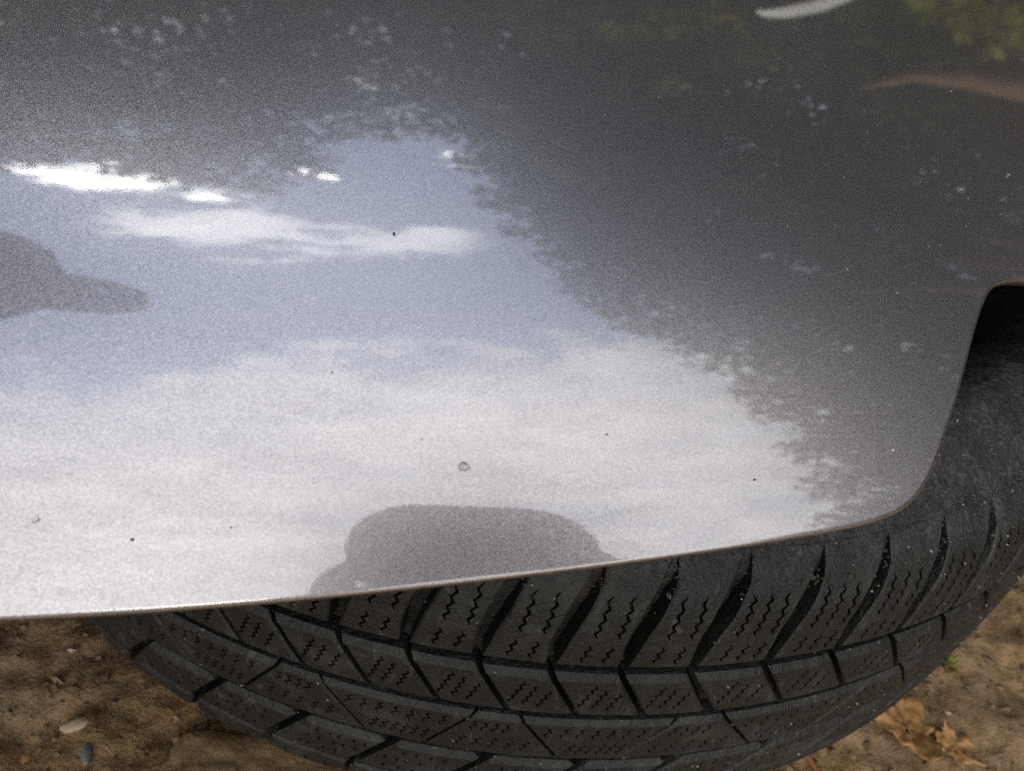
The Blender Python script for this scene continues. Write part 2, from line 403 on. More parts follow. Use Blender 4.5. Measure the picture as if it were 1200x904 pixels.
ZA, ZB, ZC, ZD = .0346, .0082, -.0222, -.0500       # the circumferential grooves
GA, GB, GC, GD = .0028, .0025, .0026, .0014         # their half widths
PERIOD = {'S': 12.4, 'L': 14.2}                     # degrees per three pitches, two pitch lengths
def groove_x(z):                                    # shoulder groove: shift along the tread, in pitches
    return float(np.interp(z, [.0346, .050, .0623, .0698, .0757], [0, .10, .27, .43, .52]))
def groove_w(z):                                    # and its half width, metres
    return float(np.interp(z, [.0346, .042, .052, .062, .070, .0757], [.0014, .0021, .0029, .0031, .0022, .0002]))
BL = {}
for key, deg in PERIOD.items():
    p = math.radians(deg) / 3 * RB                  # pitch in metres
    rnd = random.Random(5 if key == 'S' else 9)
    # shoulder block between two swept grooves
    zs = np.linspace(ZA + GA, .0757, 12)
    left = [np.array([p * groove_x(z) + groove_w(z), z]) for z in zs]; right = [np.array([p * (1 + groove_x(z)) - groove_w(z), z]) for z in zs]
    poly = right + left[::-1]
    hs = []
    cols = (.24, .46, .68) if key == 'L' else (.32, .62)
    for c_ in cols:
        f = lambda z: p * (c_ + .10 + .62 * groove_x(z))
        hs.append(zig((f(.0395) - .0008, .0395), (f(.0475) + .0004, .0475)))
        hs.append(zig((f(.0505) + (.0005 if c_ < .6 else .001), .0505), (f(.0655), .0655)))
    BL['shoulder', key] = [(0, block_mesh('shoulder_block', poly, hs, top_open=.0755))]
    # second row: slanting parallelograms
    q = .63
    z0, z1 = ZB + GB, ZA - GA
    sh = lambda z: p * q * (ZA - z) / (ZA - ZB)
    w2 = .0009
    poly = [np.array([sh(z0) + w2, z0]), np.array([p + sh(z0) - w2 * 1.5, z0]), np.array([p + sh(z1) - w2 * 1.5, z1]), np.array([sh(z1) + w2 * 1.2, z1])]
    hs = []
    for c_, za, zb in ((.20, .0195, z1 - .0045), (.36, .0155, z1 - .0040), (.53, z0 + .0045, z1 - .0055), (.70, z0 + .0035, .0240), (.86, z0 + .0040, .0195)):
        zm = (za + zb) / 2; x0 = c_ * p + sh(zm) - p * .02; dx_ = .17 * (zb - za)
        hs.append(zig((x0 - dx_, za), (x0 + dx_, zb), wl=.0030, amp=.0006, w=.0010))
    BL['second', key] = [(0, block_mesh('tread_block', poly, hs, chamfer=.0009, tb=.0014))]
    # centre row: alternating trapezoids, three pitches hold two
    z0, z1 = ZC + GC, ZB - GB; w3 = .0007
    T = [(.15, -.55), (.80, 1.50), (3.15, 2.45)]     # groove ends (upper, lower) in pitches
    row = []
    for (a0, b0), (a1, b1) in ((T[0], T[1]), (T[1], T[2])):
        poly = [np.array([b0 * p + w3, z0]), np.array([b1 * p - w3, z0]), np.array([a1 * p - w3, z1]), np.array([a0 * p + w3, z1])]
        hs = []
        for c_ in np.linspace(.10, .90, 7):
            for (fa, fb) in ((.16, .46), (.60, .88)):
                xa = (b0 + (b1 - b0) * c_) * p * (1 - fa) + (a0 + (a1 - a0) * c_) * p * fa
                za = z0 + (z1 - z0) * fa; zb = z0 + (z1 - z0) * fb
                hs.append(zig((xa - .0012, za), (xa + .0012, zb), wl=.0034, amp=.0008, w=.0010))
        row.append((0, block_mesh('tread_block', poly, hs, chamfer=.0008, tb=.0012)))
    BL['centre', key] = row
    # fourth row: smoother parallelograms, one and a half pitches long
    z0, z1 = ZD + GD, ZC - GC; w4 = .0019; row = []
    for s0 in (.42, 1.92):
        o_ = -.62
        poly = [np.array([(s0 + o_) * p + w4, z0]), np.array([(s0 + 1.5 + o_) * p - w4, z0]), np.array([(s0 + 1.5) * p - w4, z1 - .0015]), np.array([(s0 + 1.5) * p - w4 - .002, z1]), np.array([s0 * p + w4 + .002, z1]), np.array([s0 * p + w4, z1 - .0015])]
        hs = []
        for c_ in np.linspace(.14, .86, 6):
            for fz in (.2, .48, .74):
                xm = (s0 + o_ * (1 - fz) + 1.5 * c_) * p + rnd.uniform(-.001, .001); zm = z0 + (z1 - z0) * fz
                hs.append(zig((xm - .0003, zm - .0017), (xm + .0003, zm + .0017), wl=.0034, amp=.0004, w=.0011))
        row.append((0, block_mesh('tread_block', poly, hs, chamfer=.0012, tb=.0012)))
    BL['fourth', key] = row
    # far shoulder
    z0, z1 = -.0760, ZD - GD; row = []
    for s0 in (-.25, 1.25):
        o_ = -.35
        poly = [np.array([(s0 + o_) * p + .0016, z0]), np.array([(s0 + 1.5 + o_) * p - .0016, z0]), np.array([(s0 + 1.5) * p - .0013, z1]), np.array([s0 * p + .0013, z1])]
        hs = []
        for c_ in (.3, .55, .8):
            xm = (s0 + o_ * .5 + 1.5 * c_) * p
            hs.append(zig((xm - .0003, -.066), (xm + .0003, -.0565), wl=.0034, amp=.0005, w=.0010))
        row.append((0, block_mesh('shoulder_block', poly, hs, chamfer=.0012)))
    BL['far', key] = row
seq = ['S', 'S'] + list('LLSLLSLLSLLSL') + list('SLSLSSLSLSLS')
seq = seq[:27]
ang = -12.0 + 0.15; tail_v, tail_f = [], []
tot = sum(PERIOD[k] for k in seq); fixd = 360.0 / tot
starts = []
for k in seq:
    starts.append((ang, k)); ang += PERIOD[k] * fixd
for st, k in starts:
    for row in ('shoulder', 'second', 'centre', 'fourth', 'far'):
        for n_ in range(3 if row in ('shoulder', 'second') else 1):
            off = st + n_ * PERIOD[k] / 3
            for _, me in BL[row, k]:
                w = (off + 180) % 360 - 180
                rot_ = Matrix.Rotation(R_(off), 4, 'Z')
                if -62 < w < 72:
                    o = bpy.data.objects.new(me.name.split('.')[0], me); COL.objects.link(o); o.parent = tyre; o.rotation_euler.z = R_(off)
                else:
                    b0 = sum(len(x) for x in tail_v)
                    co = np.empty(len(me.vertices) * 3, np.float32); me.vertices.foreach_get('co', co); co = co.reshape(-1, 3)
                    tail_v.append(co @ np.array(rot_.to_3x3()).T); tail_f += [tuple(b0 + i for i in pl.vertices) for pl in me.polygons]
rest = mesh('rear_tread', np.concatenate(tail_v), tail_f, True, 32)
tag(link('rear_tread', rest, M_tread, tyre), kind='stuff')
# grit lying on the upper shoulder, a few specks on the tread
def grit_mesh(items):
    vs_, fs = [], []
    for c, r in items:
        b0 = len(vs_); q = rng.normal(size=(6, 3)) * .25 + np.array([(1, 0, 0), (-1, 0, 0), (0, 1, 0), (0, -1, 0), (0, 0, .8), (0, 0, -.8)])
        vs_ += [np.array(c) + p * r for p in q]
        for f in ((0, 2, 4), (2, 1, 4), (1, 3, 4), (3, 0, 4), (2, 0, 5), (1, 2, 5), (3, 1, 5), (0, 3, 5)): fs.append([b0 + i for i in f])
    return mesh('grit', vs_, fs, False)
items = []
for k in range(7000):
    ph = R_(rng.uniform(-30, 62) - 90); z = rng.uniform(.066, .095) if k % 5 else rng.uniform(.0757, .095)
    items.append((surf_pt(ph, z, .0001), abs(rng.normal(.00022, .00022)) + .00014))
M_grit = simple('grit_grey', (0.03, 0.03, 0.028), (0.10, 0.095, 0.085), 400, 0.8)
M_grit2 = simple('grit_pale', (0.18, 0.17, 0.15), (0.5, 0.48, 0.43), 500, 0.7)
g1 = link('sidewall_grit', grit_mesh(items), M_grit, tyre); tag(g1, kind='stuff')
items = []
for k in range(420):
    ph = R_(rng.uniform(-32, 55) - 90); z = rng.uniform(-.06, .10) if k % 2 else rng.uniform(.06, .095)
    items.append((surf_pt(ph, z, -.0001), abs(rng.normal(.00018, .00012)) + .00010))
g2 = link('pale_grit', grit_mesh(items), M_grit2, tyre); tag(g2, kind='stuff')

# ------------------------------------------------------------------ the bumper
A0 = R_(10); E_ = np.array([math.cos(A0), math.sin(A0)]); M_ = np.array([-math.sin(A0), math.cos(A0)])
def hgt(x, y):
    s = x * E_[0] + y * E_[1]; t = x * M_[0] + y * M_[1] + .345
    z = .213 + .085 * t + .80 * .075 * (1 - np.exp(-np.maximum(t, -.05) / .075))
    sp = np.maximum(s, 0); sn = np.minimum(s, 0)
    return z - .40 * np.where(sp < .10, sp ** 2, .01 + .20 * (sp - .10)) - .06 * sn ** 2
def hnorm(x, y, e=1e-4):
    n = np.stack([-(hgt(x + e, y) - hgt(x - e, y)) / (2 * e), -(hgt(x, y + e) - hgt(x, y - e)) / (2 * e), np.ones_like(x)], -1)
    return n / np.linalg.norm(n, axis=-1, keepdims=True)
key_pts = np.array([(-.400, -.4180), (-.25, -.3945), (-.17, -.3795), (-.092, -.3635), (-.0445, -.3526), (.007, -.3387), (.0545, -.3246), (.0800, -.3160), (.0910, -.3117), (.0975, -.3083), (.1022, -.3038), (.1058, -.2980), (.1090, -.2910), (.1150, -.2773), (.1210, -.2618), (.1255, -.2510), (.1290, -.2440), (.1330, -.2372), (.1390, -.2325), (.1460, -.2298), (.156, -.2275), (.19, -.2225), (.26, -.2120), (.40, -.1880)])
def chaikin(P, n):
    for _ in range(n):
        Q = [P[0]]
        for a_, b_ in zip(P[:-1], P[1:]): Q += [.75 * a_ + .25 * b_, .25 * a_ + .75 * b_]
        P = np.array(Q + [P[-1]])
    return P
def resample(P, step):
    d = np.r_[0, np.cumsum(np.linalg.norm(np.diff(P, axis=0), axis=1))]; n = int(d[-1] / step)
    t = np.linspace(0, d[-1], n + 1); return np.stack([np.interp(t, d, P[:, 0]), np.interp(t, d, P[:, 1])], -1)
edge = resample(chaikin(key_pts, 3), .0016)
# sweep inwards from the edge: rows of points blend from the edge line to the back line, so the grid follows the outline
nb = len(edge)
tan = np.gradient(edge, axis=0); tan /= np.linalg.norm(tan, axis=1)[:, None]
back = np.stack([np.linspace(-.45, .50, nb), np.full(nb, .46)], -1)
lat = np.concatenate([edge, np.stack([np.linspace(.40, .50, 60), np.linspace(-.188, .46, 60)], -1)[1:], np.stack([np.linspace(.50, -.45, 60), np.full(60, .46)], -1)[1:], np.stack([np.linspace(-.45, -.40, 60), np.linspace(.46, -.418, 60)], -1)[1:-1]])
cv = [tuple(p) for p in lat]; ce = [(i, (i + 1) % len(lat)) for i in range(len(lat))]
def gridfill(x0, x1, y0, y1, st, skip=None):
    Q = np.array([(x, y + (st / 2 if i % 2 else 0)) for i, x in enumerate(np.arange(x0, x1, st)) for y in np.arange(y0, y1, st)])
    if skip is not None: Q = Q[~skip(Q)]
    Q = Q[inside_many(lat, Q)]
    dm = np.full(len(Q), 9.0)
    for p in lat: dm = np.minimum(dm, np.abs(Q - p).sum(1))
    cv.extend(tuple(q) for q in Q[dm > st * .7])
fine = (-.19, .25, -.40, .06)
gridfill(*fine, .0045)
gridfill(-.46, .51, -.43, .47, .014, lambda Q: (fine[0] - .004 < Q[:, 0]) & (Q[:, 0] < fine[1] + .004) & (fine[2] - .004 < Q[:, 1]) & (Q[:, 1] < fine[3] + .004))
r = geometry.delaunay_2d_cdt([Vector(p) for p in cv], ce, [], 1, 1e-7)
XY = np.array([tuple(p) for p in r[0]]); faces = []
_F = [list(f) for f in r[2]]; _ok = inside_many(lat, np.array([XY[f].mean(0) for f in _F]))
for f, ok in zip(_F, _ok):
    if not ok: continue
    p = XY[f]
    ar = (p[1][0] - p[0][0]) * (p[2][1] - p[0][1]) - (p[2][0] - p[0][0]) * (p[1][1] - p[0][1])
    faces.append(list(f) if ar > 0 else list(f)[::-1])
pz = hgt(XY[:, 0], XY[:, 1]); pv = [tuple(q) for q in np.c_[XY, pz]]; pn = [tuple(q) for q in hnorm(XY[:, 0], XY[:, 1])]
ei = [int(np.argmin(np.abs(XY - p).sum(1))) for p in edge]
out = np.stack([tan[:, 1], -tan[:, 0]], -1)               # outward in plan
e3 = np.c_[edge, hgt(edge[:, 0], edge[:, 1])]; n3 = hnorm(edge[:, 0], edge[:, 1])
o3 = np.c_[out, np.zeros(nb)]; o3 = o3 - (o3 * n3).sum(1)[:, None] * n3; o3 /= np.linalg.norm(o3, axis=1)[:, None]
RL = .0014; prev = ei
for k in range(1, 7):                                     # rolled lip
    th = math.radians(100) * k / 6
    b0 = len(pv); pos_ = e3 + o3 * RL * math.sin(th) - n3 * RL * (1 - math.cos(th)); nn_ = o3 * math.sin(th) + n3 * math.cos(th)
    pv += [tuple(q) for q in pos_]; pn += [tuple(q) for q in nn_]; cur = list(range(b0, b0 + nb))
    if k == 4: grime0 = len(faces)
    for i in range(nb - 1): faces.append([prev[i], cur[i], cur[i + 1], prev[i + 1]])
    prev = cur
me = bpy.data.meshes.new('bumper_skin'); me.from_pydata(pv, [], faces); me.update()
me.polygons.foreach_set('use_smooth', [True] * len(me.polygons)); me.normals_split_custom_set_from_vertices(pn)
bumper = empty('bumper', (0, 0, 0)); tag(bumper, 'silver grey metallic bumper with rounded lower corner above the tyre', 'bumper')
skin = link('painted_skin', me, M_paint, bumper); me.materials.append(M_edge)
mi = np.zeros(len(me.polygons), np.int32); mi[grime0:] = 1; me.polygons.foreach_set('material_index', mi)
# returned flange under the lip and added black shell to block light from behind
fl_v, fl_f = [], []
th = math.radians(100)
base = e3 + o3 * RL * math.sin(th) - n3 * RL * (1 - math.cos(th))
rows = [base, base - n3 * .0022 - o3 * .0006, base - n3 * .0026 - o3 * .0040, base - n3 * .0030 - o3 * .016]
for i, rw in enumerate(rows): fl_v += [tuple(q) for q in rw]
for k in range(len(rows) - 1):
    for i in range(nb - 1): fl_f.append([k * nb + i, (k + 1) * nb + i, (k + 1) * nb + i + 1, k * nb + i + 1])
link('edge_flange', mesh('edge_flange', fl_v, fl_f), M_edge, bumper)
bm = bmesh.new()
def quad(*p): bm.faces.new([bm.verts.new(q) for q in p])
gxs = np.linspace(-.36, .42, 40); gys = np.linspace(-.30, .44, 40); gv = {}
for i, x in enumerate(gxs):
    for j, y in enumerate(gys):
        c_ = np.array([x, y]); gv[i, j] = bm.verts.new((x, y, float(hgt(x, y)) - .012)) if inside(lat, c_) and np.min(np.linalg.norm(lat - c_, axis=1)) > .012 else None
for i in range(39):
    for j in range(39):
        q = [gv[i, j], gv[i + 1, j], gv[i + 1, j + 1], gv[i, j + 1]]
        if all(q): bm.faces.new(q)
quad((-.42, .42, .03), (.47, .42, .03), (.47, .42, .30), (-.42, .42, .30))
quad((-.415, -.38, .12), (-.42, .42, .03), (-.42, .42, .30), (-.415, -.38, .23))
quad((.47, -.15, .03), (.47, .42, .03), (.47, .42, .30), (.43, -.15, .27))
me = bpy.data.meshes.new('light_block_shell'); bm.to_mesh(me); bm.free(); link('light_block_shell', me, M_black, bumper)

# drops and specks on the paint
def on_panel(x, y, h=0.0):
    n = hnorm(np.array([x]), np.array([y]))[0]; return Vector((x, y, float(hgt(np.array(x), np.array(y))))) + Vector(n) * h, Vector(n)
def ray_panel(px_, py_):                                   # where a line of sight meets the paint: used once to lay drops where they lie
    d = ROT @ Vector(((px_ - 600) / 900, -(py_ - 452) / 900, -1)); d.normalize(); t = .05
    while t < 1.0:
        q = CAM + d * t
        if q.z < float(hgt(np.array(q.x), np.array(q.y))): return q.x, q.y
        t += .0003
m, b, P, L = material('water'); b.inputs['Transmission Weight'].default_value = 1.0; b.inputs['Roughness'].default_value = 0.0; b.inputs['IOR'].default_value = 1.33
M_water = m
def drop(px_, py_, r_, label):
    x, y = ray_panel(px_, py_); c, n = on_panel(x, y, -.00002)
    vs_, fs = [], []; ax = n.to_track_quat('Z', 'Y'); K = 20; ph0 = random.random() * 6
    for i in range(7):
        t = math.pi / 2 * i / 6
        for k in range(K):
            a_ = 2 * math.pi * k / K; w = 1 + .10 * math.sin(2 * a_ + ph0) + .07 * math.sin(3 * a_ + 1.3 * ph0)
            vs_.append(c + ax @ Vector((r_ * w * math.cos(t) * math.cos(a_), r_ * w * math.cos(t) * math.sin(a_), r_ * .42 * math.sin(t))))
    for i in range(6):
        for k in range(K): fs.append([i * K + k, i * K + (k + 1) % K, (i + 1) * K + (k + 1) % K, (i + 1) * K + k])
    o = link('water_drop', mesh('water_drop', vs_, fs), M_water)
    tag(o, label, 'water drop', 'water drops on the paint')
drop(544, 547, .00118, 'largest water drop lying on the pale cloud reflection of the grey paint')
drop(42, 610, .00075, 'small water drop at far left of the paint, above the lower edge')
drop(571, 632, .00050, 'tiny water drop on the dark arched reflection near the lower edge')
drop(966, 77, .00085, 'small water drop on dark paint at upper right below the white streak')
M_speck = simple('dark_dirt', (0.02, 0.016, 0.012), (0.06, 0.05, 0.04), 900, 0.8)
M_dust = simple('pale_dust', (0.35, 0.34, 0.32), (0.75, 0.73, 0.70), 900, 0.8)
def speck(px_, py_, r_, mat_, label):
    x, y = ray_panel(px_, py_); c, n = on_panel(x, y, r_ * .25)
    vs_ = [c + Vector(q) * r_ for q in (rng.normal(size=(12, 3)) * .2 + np.array([(math.cos(a_), math.sin(a_), .0) for a_ in np.linspace(0, 5.24, 6)] + [(.6 * math.cos(a_), .6 * math.sin(a_), .6) for a_ in np.linspace(.5, 5.74, 6)]))]
    fs = [[i, (i + 1) % 6, 6 + (i + 1) % 6, 6 + i] for i in range(6)] + [[6, 7, 8, 9, 10, 11]]
    tag(link('dirt_speck', mesh('dirt_speck', vs_, fs), mat_), label, 'dirt speck', 'dirt specks on the paint')
for q in ((462, 275, .00050, M_speck, 'dark dirt speck on the white cloud band reflected in the paint'),
          (155, 633, .00042, M_speck, 'dark dirt speck at lower left of the bright paint'),
          (271, 619, .00026, M_speck, 'tiny dark speck on bright paint between the left drop and the arched reflection'),
          (711, 510, .00030, M_speck, 'tiny dark speck on bright paint to the right of the largest drop'),
          (884, 563, .00036, M_speck, 'dark speck on the pale paint nearest the rounded corner'),
          (389, 437, .00026, M_speck, 'tiny dark speck at the top edge of the big reflected cloud'),
          (1046, 528, .00040, M_dust, 'white speck on dark paint beside the rounded lower corner'),
          (1181, 206, .00055, M_dust, 'white speck on dark paint at far right above the wheel opening')):
    speck(*q)
its = []
for k in range(130):
    px_, py_ = (rng.uniform(850, 1198), rng.uniform(90, 320)) if k % 2 else (rng.uniform(20, 1080), rng.uniform(60, 640))
    q = ray_panel(px_, py_)
    if q is None or not inside(lat, np.array(q)): continue
    c, n = on_panel(q[0], q[1], .00003); its.append((tuple(c), abs(rng.normal(.00008, .00006)) + .00005))
o = link('fine_dust', grit_mesh(its), M_dust); tag(o, 'fine pale dust specks scattered over the grey paint', 'dust', kind='stuff')

# ------------------------------------------------------------------ things on the ground
def gz(x, y): return float(ground_z(np.array([[x]]), np.array([[y]]))[0, 0])
M_leafb = simple('dead_leaf', (0.17, 0.075, 0.024), (0.50, 0.29, 0.105), 90, 0.65, 6, (0.5, .002))
def leaf(name, x, y, size, rz, label, lobes, seed, curl=.35, mat_=None, cat='leaf'):
    r_ = random.Random(seed); K = 44; rings = 7; vs_, fs = [], []
    rad = [1 + .22 * math.sin(lobes * 2 * math.pi * k / K + seed) + .12 * math.sin(lobes * 2.7 * 2 * math.pi * k / K + 2 * seed) + r_.uniform(-.06, .06) for k in range(K)]
    for j in range(rings + 1):
        t = j / rings
        for k in range(K):
            a_ = 2 * math.pi * k / K; rr = size * t * (1 + (rad[k] - 1) * t)
            X_, Y_ = rr * math.cos(a_) * .8, rr * math.sin(a_) * .62
            z_ = size * (curl * (X_ / size) ** 2 - .3 * curl * (Y_ / size) + .07 * math.sin(5 * a_ + seed) * t * t + .07 * math.cos(9 * a_ + seed) * t * t + .13 * abs(math.sin(a_ * 2.5 + .4)) * t + .05 * math.sin(14 * t + 3 * a_))
            vs_.append((X_, Y_, z_ + .002))
    for j in range(rings):
        for k in range(K): fs.append([j * K + k, (j + 1) * K + k, (j + 1) * K + (k + 1) % K, j * K + (k + 1) % K])
    root = empty(name, (x, y, gz(x, y) + .0015)); root.rotation_euler = (r_.uniform(-.1, .1), r_.uniform(-.1, .1), rz)
    tag(root, label, cat)
    bl = link('blade', mesh('blade', vs_, fs), mat_ or M_leafb, root)
    so_ = bl.modifiers.new('thick', 'SOLIDIFY'); so_.thickness = .0004
    # midrib and stalk
    vs2, fs2 = [], []
    for j in range(13):
        t = j / 12; xx = size * (-1.25 + 2.0 * t); w = .0012 * (1.1 - .8 * t)
        zc = .003 + size * curl * (min(max(xx / size, -.8), .8)) ** 2
        for k in range(6):
            a_ = k * math.pi / 3; vs2.append((xx, w * math.cos(a_) + .0025 * math.sin(t * 5), zc + w * math.sin(a_)))
    for j in range(12):
        for k in range(6): fs2.append([j * 6 + k, j * 6 + (k + 1) % 6, (j + 1) * 6 + (k + 1) % 6, (j + 1) * 6 + k])
    link('midrib', mesh('midrib', vs2, fs2), M_stem, root)
    return root
M_stem = simple('leaf_stalk', (0.20, 0.11, 0.04), (0.34, 0.21, 0.09), 200, 0.6)
M_moss = simple('yellow_green_leaf', (0.10, 0.10, 0.015), (0.28, 0.26, 0.05), 200, 0.6)
M_pale = simple('pale_stone', (0.36, 0.28, 0.19), (0.58, 0.47, 0.34), 120, 0.7, 5, (0.3, .001))
M_blue = simple('blue_grey_chip', (0.12, 0.15, 0.16), (0.24, 0.28, 0.29), 250, 0.5)
M_twig = simple('orange_twig', (0.22, 0.09, 0.03), (0.40, 0.20, 0.08), 200, 0.7)
M_slab = simple('smooth_earth_slab', (0.15, 0.095, 0.046), (0.29, 0.19, 0.095), 110, 0.8, 8, (0.8, .003))
def ray_ground(px_, py_):
    d = ROT @ Vector(((px_ - 600) / 900, -(py_ - 452) / 900, -1)); t = -CAM.z / d.z; q = CAM + d * t; return q.x, q.y
# positions worked out once from the photograph, in metres
x, y = ray_ground(1062, 856); leaf('fallen_leaf', x, y, .021, -1.1, 'large crumpled brown leaf on the dirt beside the tyre', 3, 2)
x, y = ray_ground(1118, 872); leaf('fallen_leaf', x, y, .012, 2.5, 'small torn brown leaf with long stalk at the lower right', 4, 5)
x, y = ray_ground(1112, 782); leaf('leaf_scrap', x, y, .007, .9, 'yellow green leaf scrap on dirt next to the tyre', 3, 8, .6, M_moss)
def stone(name, px_, py_, dims, rz, mat_, label, cat, sink=.3, seed=0):
    r2 = np.random.default_rng(seed); b_ = bmesh.new(); bmesh.ops.create_icosphere(b_, subdivisions=3, radius=1.0)
    ph = r2.random(9) * 6
    for v_ in b_.verts:
        c = v_.co; k = 1 + .13 * math.sin(2.3 * c.x + ph[0]) * math.cos(1.9 * c.y + ph[1]) + .08 * math.sin(4.1 * c.z + ph[2] + 2 * c.x) + .05 * math.sin(7 * c.y + ph[3])
        v_.co = Vector((c.x * k * dims[0], c.y * k * dims[1], c.z * k * dims[2]))
    me_ = bpy.data.meshes.new(name); b_.to_mesh(me_); b_.free(); me_.polygons.foreach_set('use_smooth', [True] * len(me_.polygons))
    x_, y_ = ray_ground(px_, py_); o_ = link(name, me_, mat_, None, (x_, y_, gz(x_, y_) + dims[2] * (1 - 2 * sink))); o_.rotation_euler.z = rz
    tag(o_, label, cat); return o_
stone('pebble', 90, 849, (.0062, .0033, .0026), .75, M_pale, 'pale cream pebble on the brown dirt at lower left', 'pebble', .3, 1)
stone('stone_chip', 102, 884, (.0020, .0050, .0016), .45, M_blue, 'small blue grey chip on the dirt below the pale pebble', 'stone chip', .25, 2)
x, y = ray_ground(285, 897); K = 52; vs_, fs_ = [], []
for j, (sc_, h_) in enumerate(((1.04, -.004), (1.0, .0030), (.93, .0042), (.6, .0046), (.25, .0044))):
    for k in range(K):
        a_ = 2 * math.pi * k / K; q = 1 / max(abs(math.cos(a_)) ** 9 + abs(math.sin(a_)) ** 9, .05) ** .111 * (1 + .04 * math.sin(3 * a_ + 1) + .03 * math.sin(7 * a_) + .03 * math.sin(11 * a_ + 2))
        vs_.append((.036 * q * sc_ * math.cos(a_), .0150 * q * sc_ * math.sin(a_), h_ + .0006 * math.sin(5 * a_ + j)))
for j in range(4):
    for k in range(K): fs_.append([j * K + k, j * K + (k + 1) % K, (j + 1) * K + (k + 1) % K, (j + 1) * K + k])
fs_.append([4 * K + k for k in range(K)])
o = link('flat_stone', mesh('flat_stone', vs_, fs_, True, 50), M_slab, None, (x + .006, y - .002, gz(x, y) - .0004)); o.rotation_euler.z = .10
tag(o, 'flat brown stone half sunk in the dirt left of the tyre', 'stone')
x, y = ray_ground(950, 897)
vs_, fs_ = [], []
for j in range(9):
    t = j / 8
    for k in range(6):
        a_ = k * math.pi / 3; w = .0016 * (1 - .4 * t); vs_.append((w * math.cos(a_) + .002 * math.sin(4 * t), -.014 + .03 * t, .003 + w * math.sin(a_)))
for j in range(8):
    for k in range(6): fs_.append([j * 6 + k, j * 6 + (k + 1) % 6, (j + 1) * 6 + (k + 1) % 6, (j + 1) * 6 + k])
o = link('twig', mesh('twig', vs_, fs_), M_twig, None, (x, y, gz(x, y))); o.rotation_euler.z = .3; tag(o, 'short orange brown twig on dirt at the bottom by the tyre', 'twig')
# loose crumbs and small pebbles of the soil
its = []
for k in range(9000):
    x_, y_ = rng.uniform(-.42, .62), rng.uniform(-.50, .16)
    if math.hypot(x_, y_) < .24: continue
    its.append(((x_, y_, 0), abs(rng.normal(.0008, .0009)) + .0004))
xs = np.array([i[0][0] for i in its]); ys = np.array([i[0][1] for i in its]); zs_ = ground_z(xs, ys)
its = [((i[0][0], i[0][1], z + i[1] * .3), i[1]) for i, z in zip(its, zs_)]
M_crumb = simple('soil_crumbs', (0.10, 0.065, 0.034), (0.28, 0.195, 0.115), 55, 0.75)
tag(link('soil_crumbs', grit_mesh(its), M_crumb), 'loose soil crumbs and tiny pebbles on the dirt around the tyre', 'soil crumbs', kind='stuff')
its = []
for k in range(130):
    x_, y_ = rng.uniform(-.42, .62), rng.uniform(-.50, .16)
    if math.hypot(x_, y_) < .3: continue
    r_ = abs(rng.normal(.0008, .0007)) + .0005; its.append(((x_, y_, gz(x_, y_) + r_ * .4), r_))
tag(link('pale_grains', grit_mesh(its), M_pale), 'scattered pale gravel grains on the dirt around the tyre', 'gravel', kind='stuff')

vs_, fs = [], []
for k in range(150):
    x_, y_ = rng.uniform(-.42, .62), rng.uniform(-.50, .16)
    if math.hypot(x_, y_) < .31: continue
    z_ = gz(x_, y_) + .0012; a_ = rng.uniform(0, 6.28); l_ = rng.uniform(.001, .0035); w = l_ * rng.uniform(.25, .8); t1 = Vector((math.cos(a_), math.sin(a_), rng.uniform(-.3, .3))); t2 = Vector((-math.sin(a_), math.cos(a_), rng.uniform(-.3, .3))); c = Vector((x_, y_, z_)); b0 = len(vs_)
    vs_ += [c - t1 * l_, c - t2 * w + Vector((0, 0, .0006)), c + t1 * l_, c + t2 * w + Vector((0, 0, .0006)), c + Vector((0, 0, .0012))]
    fs += [[b0, b0 + 1, b0 + 4], [b0 + 1, b0 + 2, b0 + 4], [b0 + 2, b0 + 3, b0 + 4], [b0 + 3, b0, b0 + 4]]
tag(link('leaf_litter', mesh('leaf_litter', vs_, fs), M_leafb), 'tiny scraps of dry leaf scattered on the dirt around the tyre', 'leaf litter', kind='stuff')

# ------------------------------------------------------------------ trees mirrored in the paint
ORG = np.array([0.0, -.27, .26])
def dirv(az, el):
    a_, e_ = math.radians(az), math.radians(el); return np.array([math.sin(a_) * math.cos(e_), math.cos(a_) * math.cos(e_), math.sin(e_)])
def mat_leafage(name, c0, c1, c2):
    m, b, P, L = material(name)
    n = noise(P, 1.6, 3, 0.6); f = noise(P, 35, 2, 0.5)
    L(ramp(n * 0.6 + f * 0.4, [(0.40, c0), (0.52, c1), (0.64, c2)]), b.inputs['Base Color'])
    b.inputs['Roughness'].default_value = 0.6; b.inputs['Specular IOR Level'].default_value = 0.25
    b.inputs['Transmission Weight'].default_value = 0.0
    tr = m.node_tree.nodes.new('ShaderNodeBsdfTranslucent'); tr.inputs[0].default_value = (*c2, 1)
    mx = m.node_tree.nodes.new('ShaderNodeMixShader'); mx.inputs[0].default_value = 0.35
    L(b.outputs[0], mx.inputs[1]); L(tr.outputs[0], mx.inputs[2]); L(mx.outputs[0], m.node_tree.nodes['Material Output'].inputs[0])
    return m
M_leaf1 = mat_leafage('tree_leaves', (0.022, 0.036, 0.014), (0.050, 0.070, 0.024), (0.13, 0.15, 0.045))
M_leaf2 = mat_leafage('sunlit_tint_leaves', (0.05, 0.08, 0.012), (0.20, 0.22, 0.03), (0.50, 0.46, 0.08))  # brighter yellow-green puts the sunlight on foliage into the leaf colour
M_bark = simple('bark', (0.10, 0.07, 0.045), (0.22, 0.15, 0.10), 12, 0.85, 6, (0.6, .02))
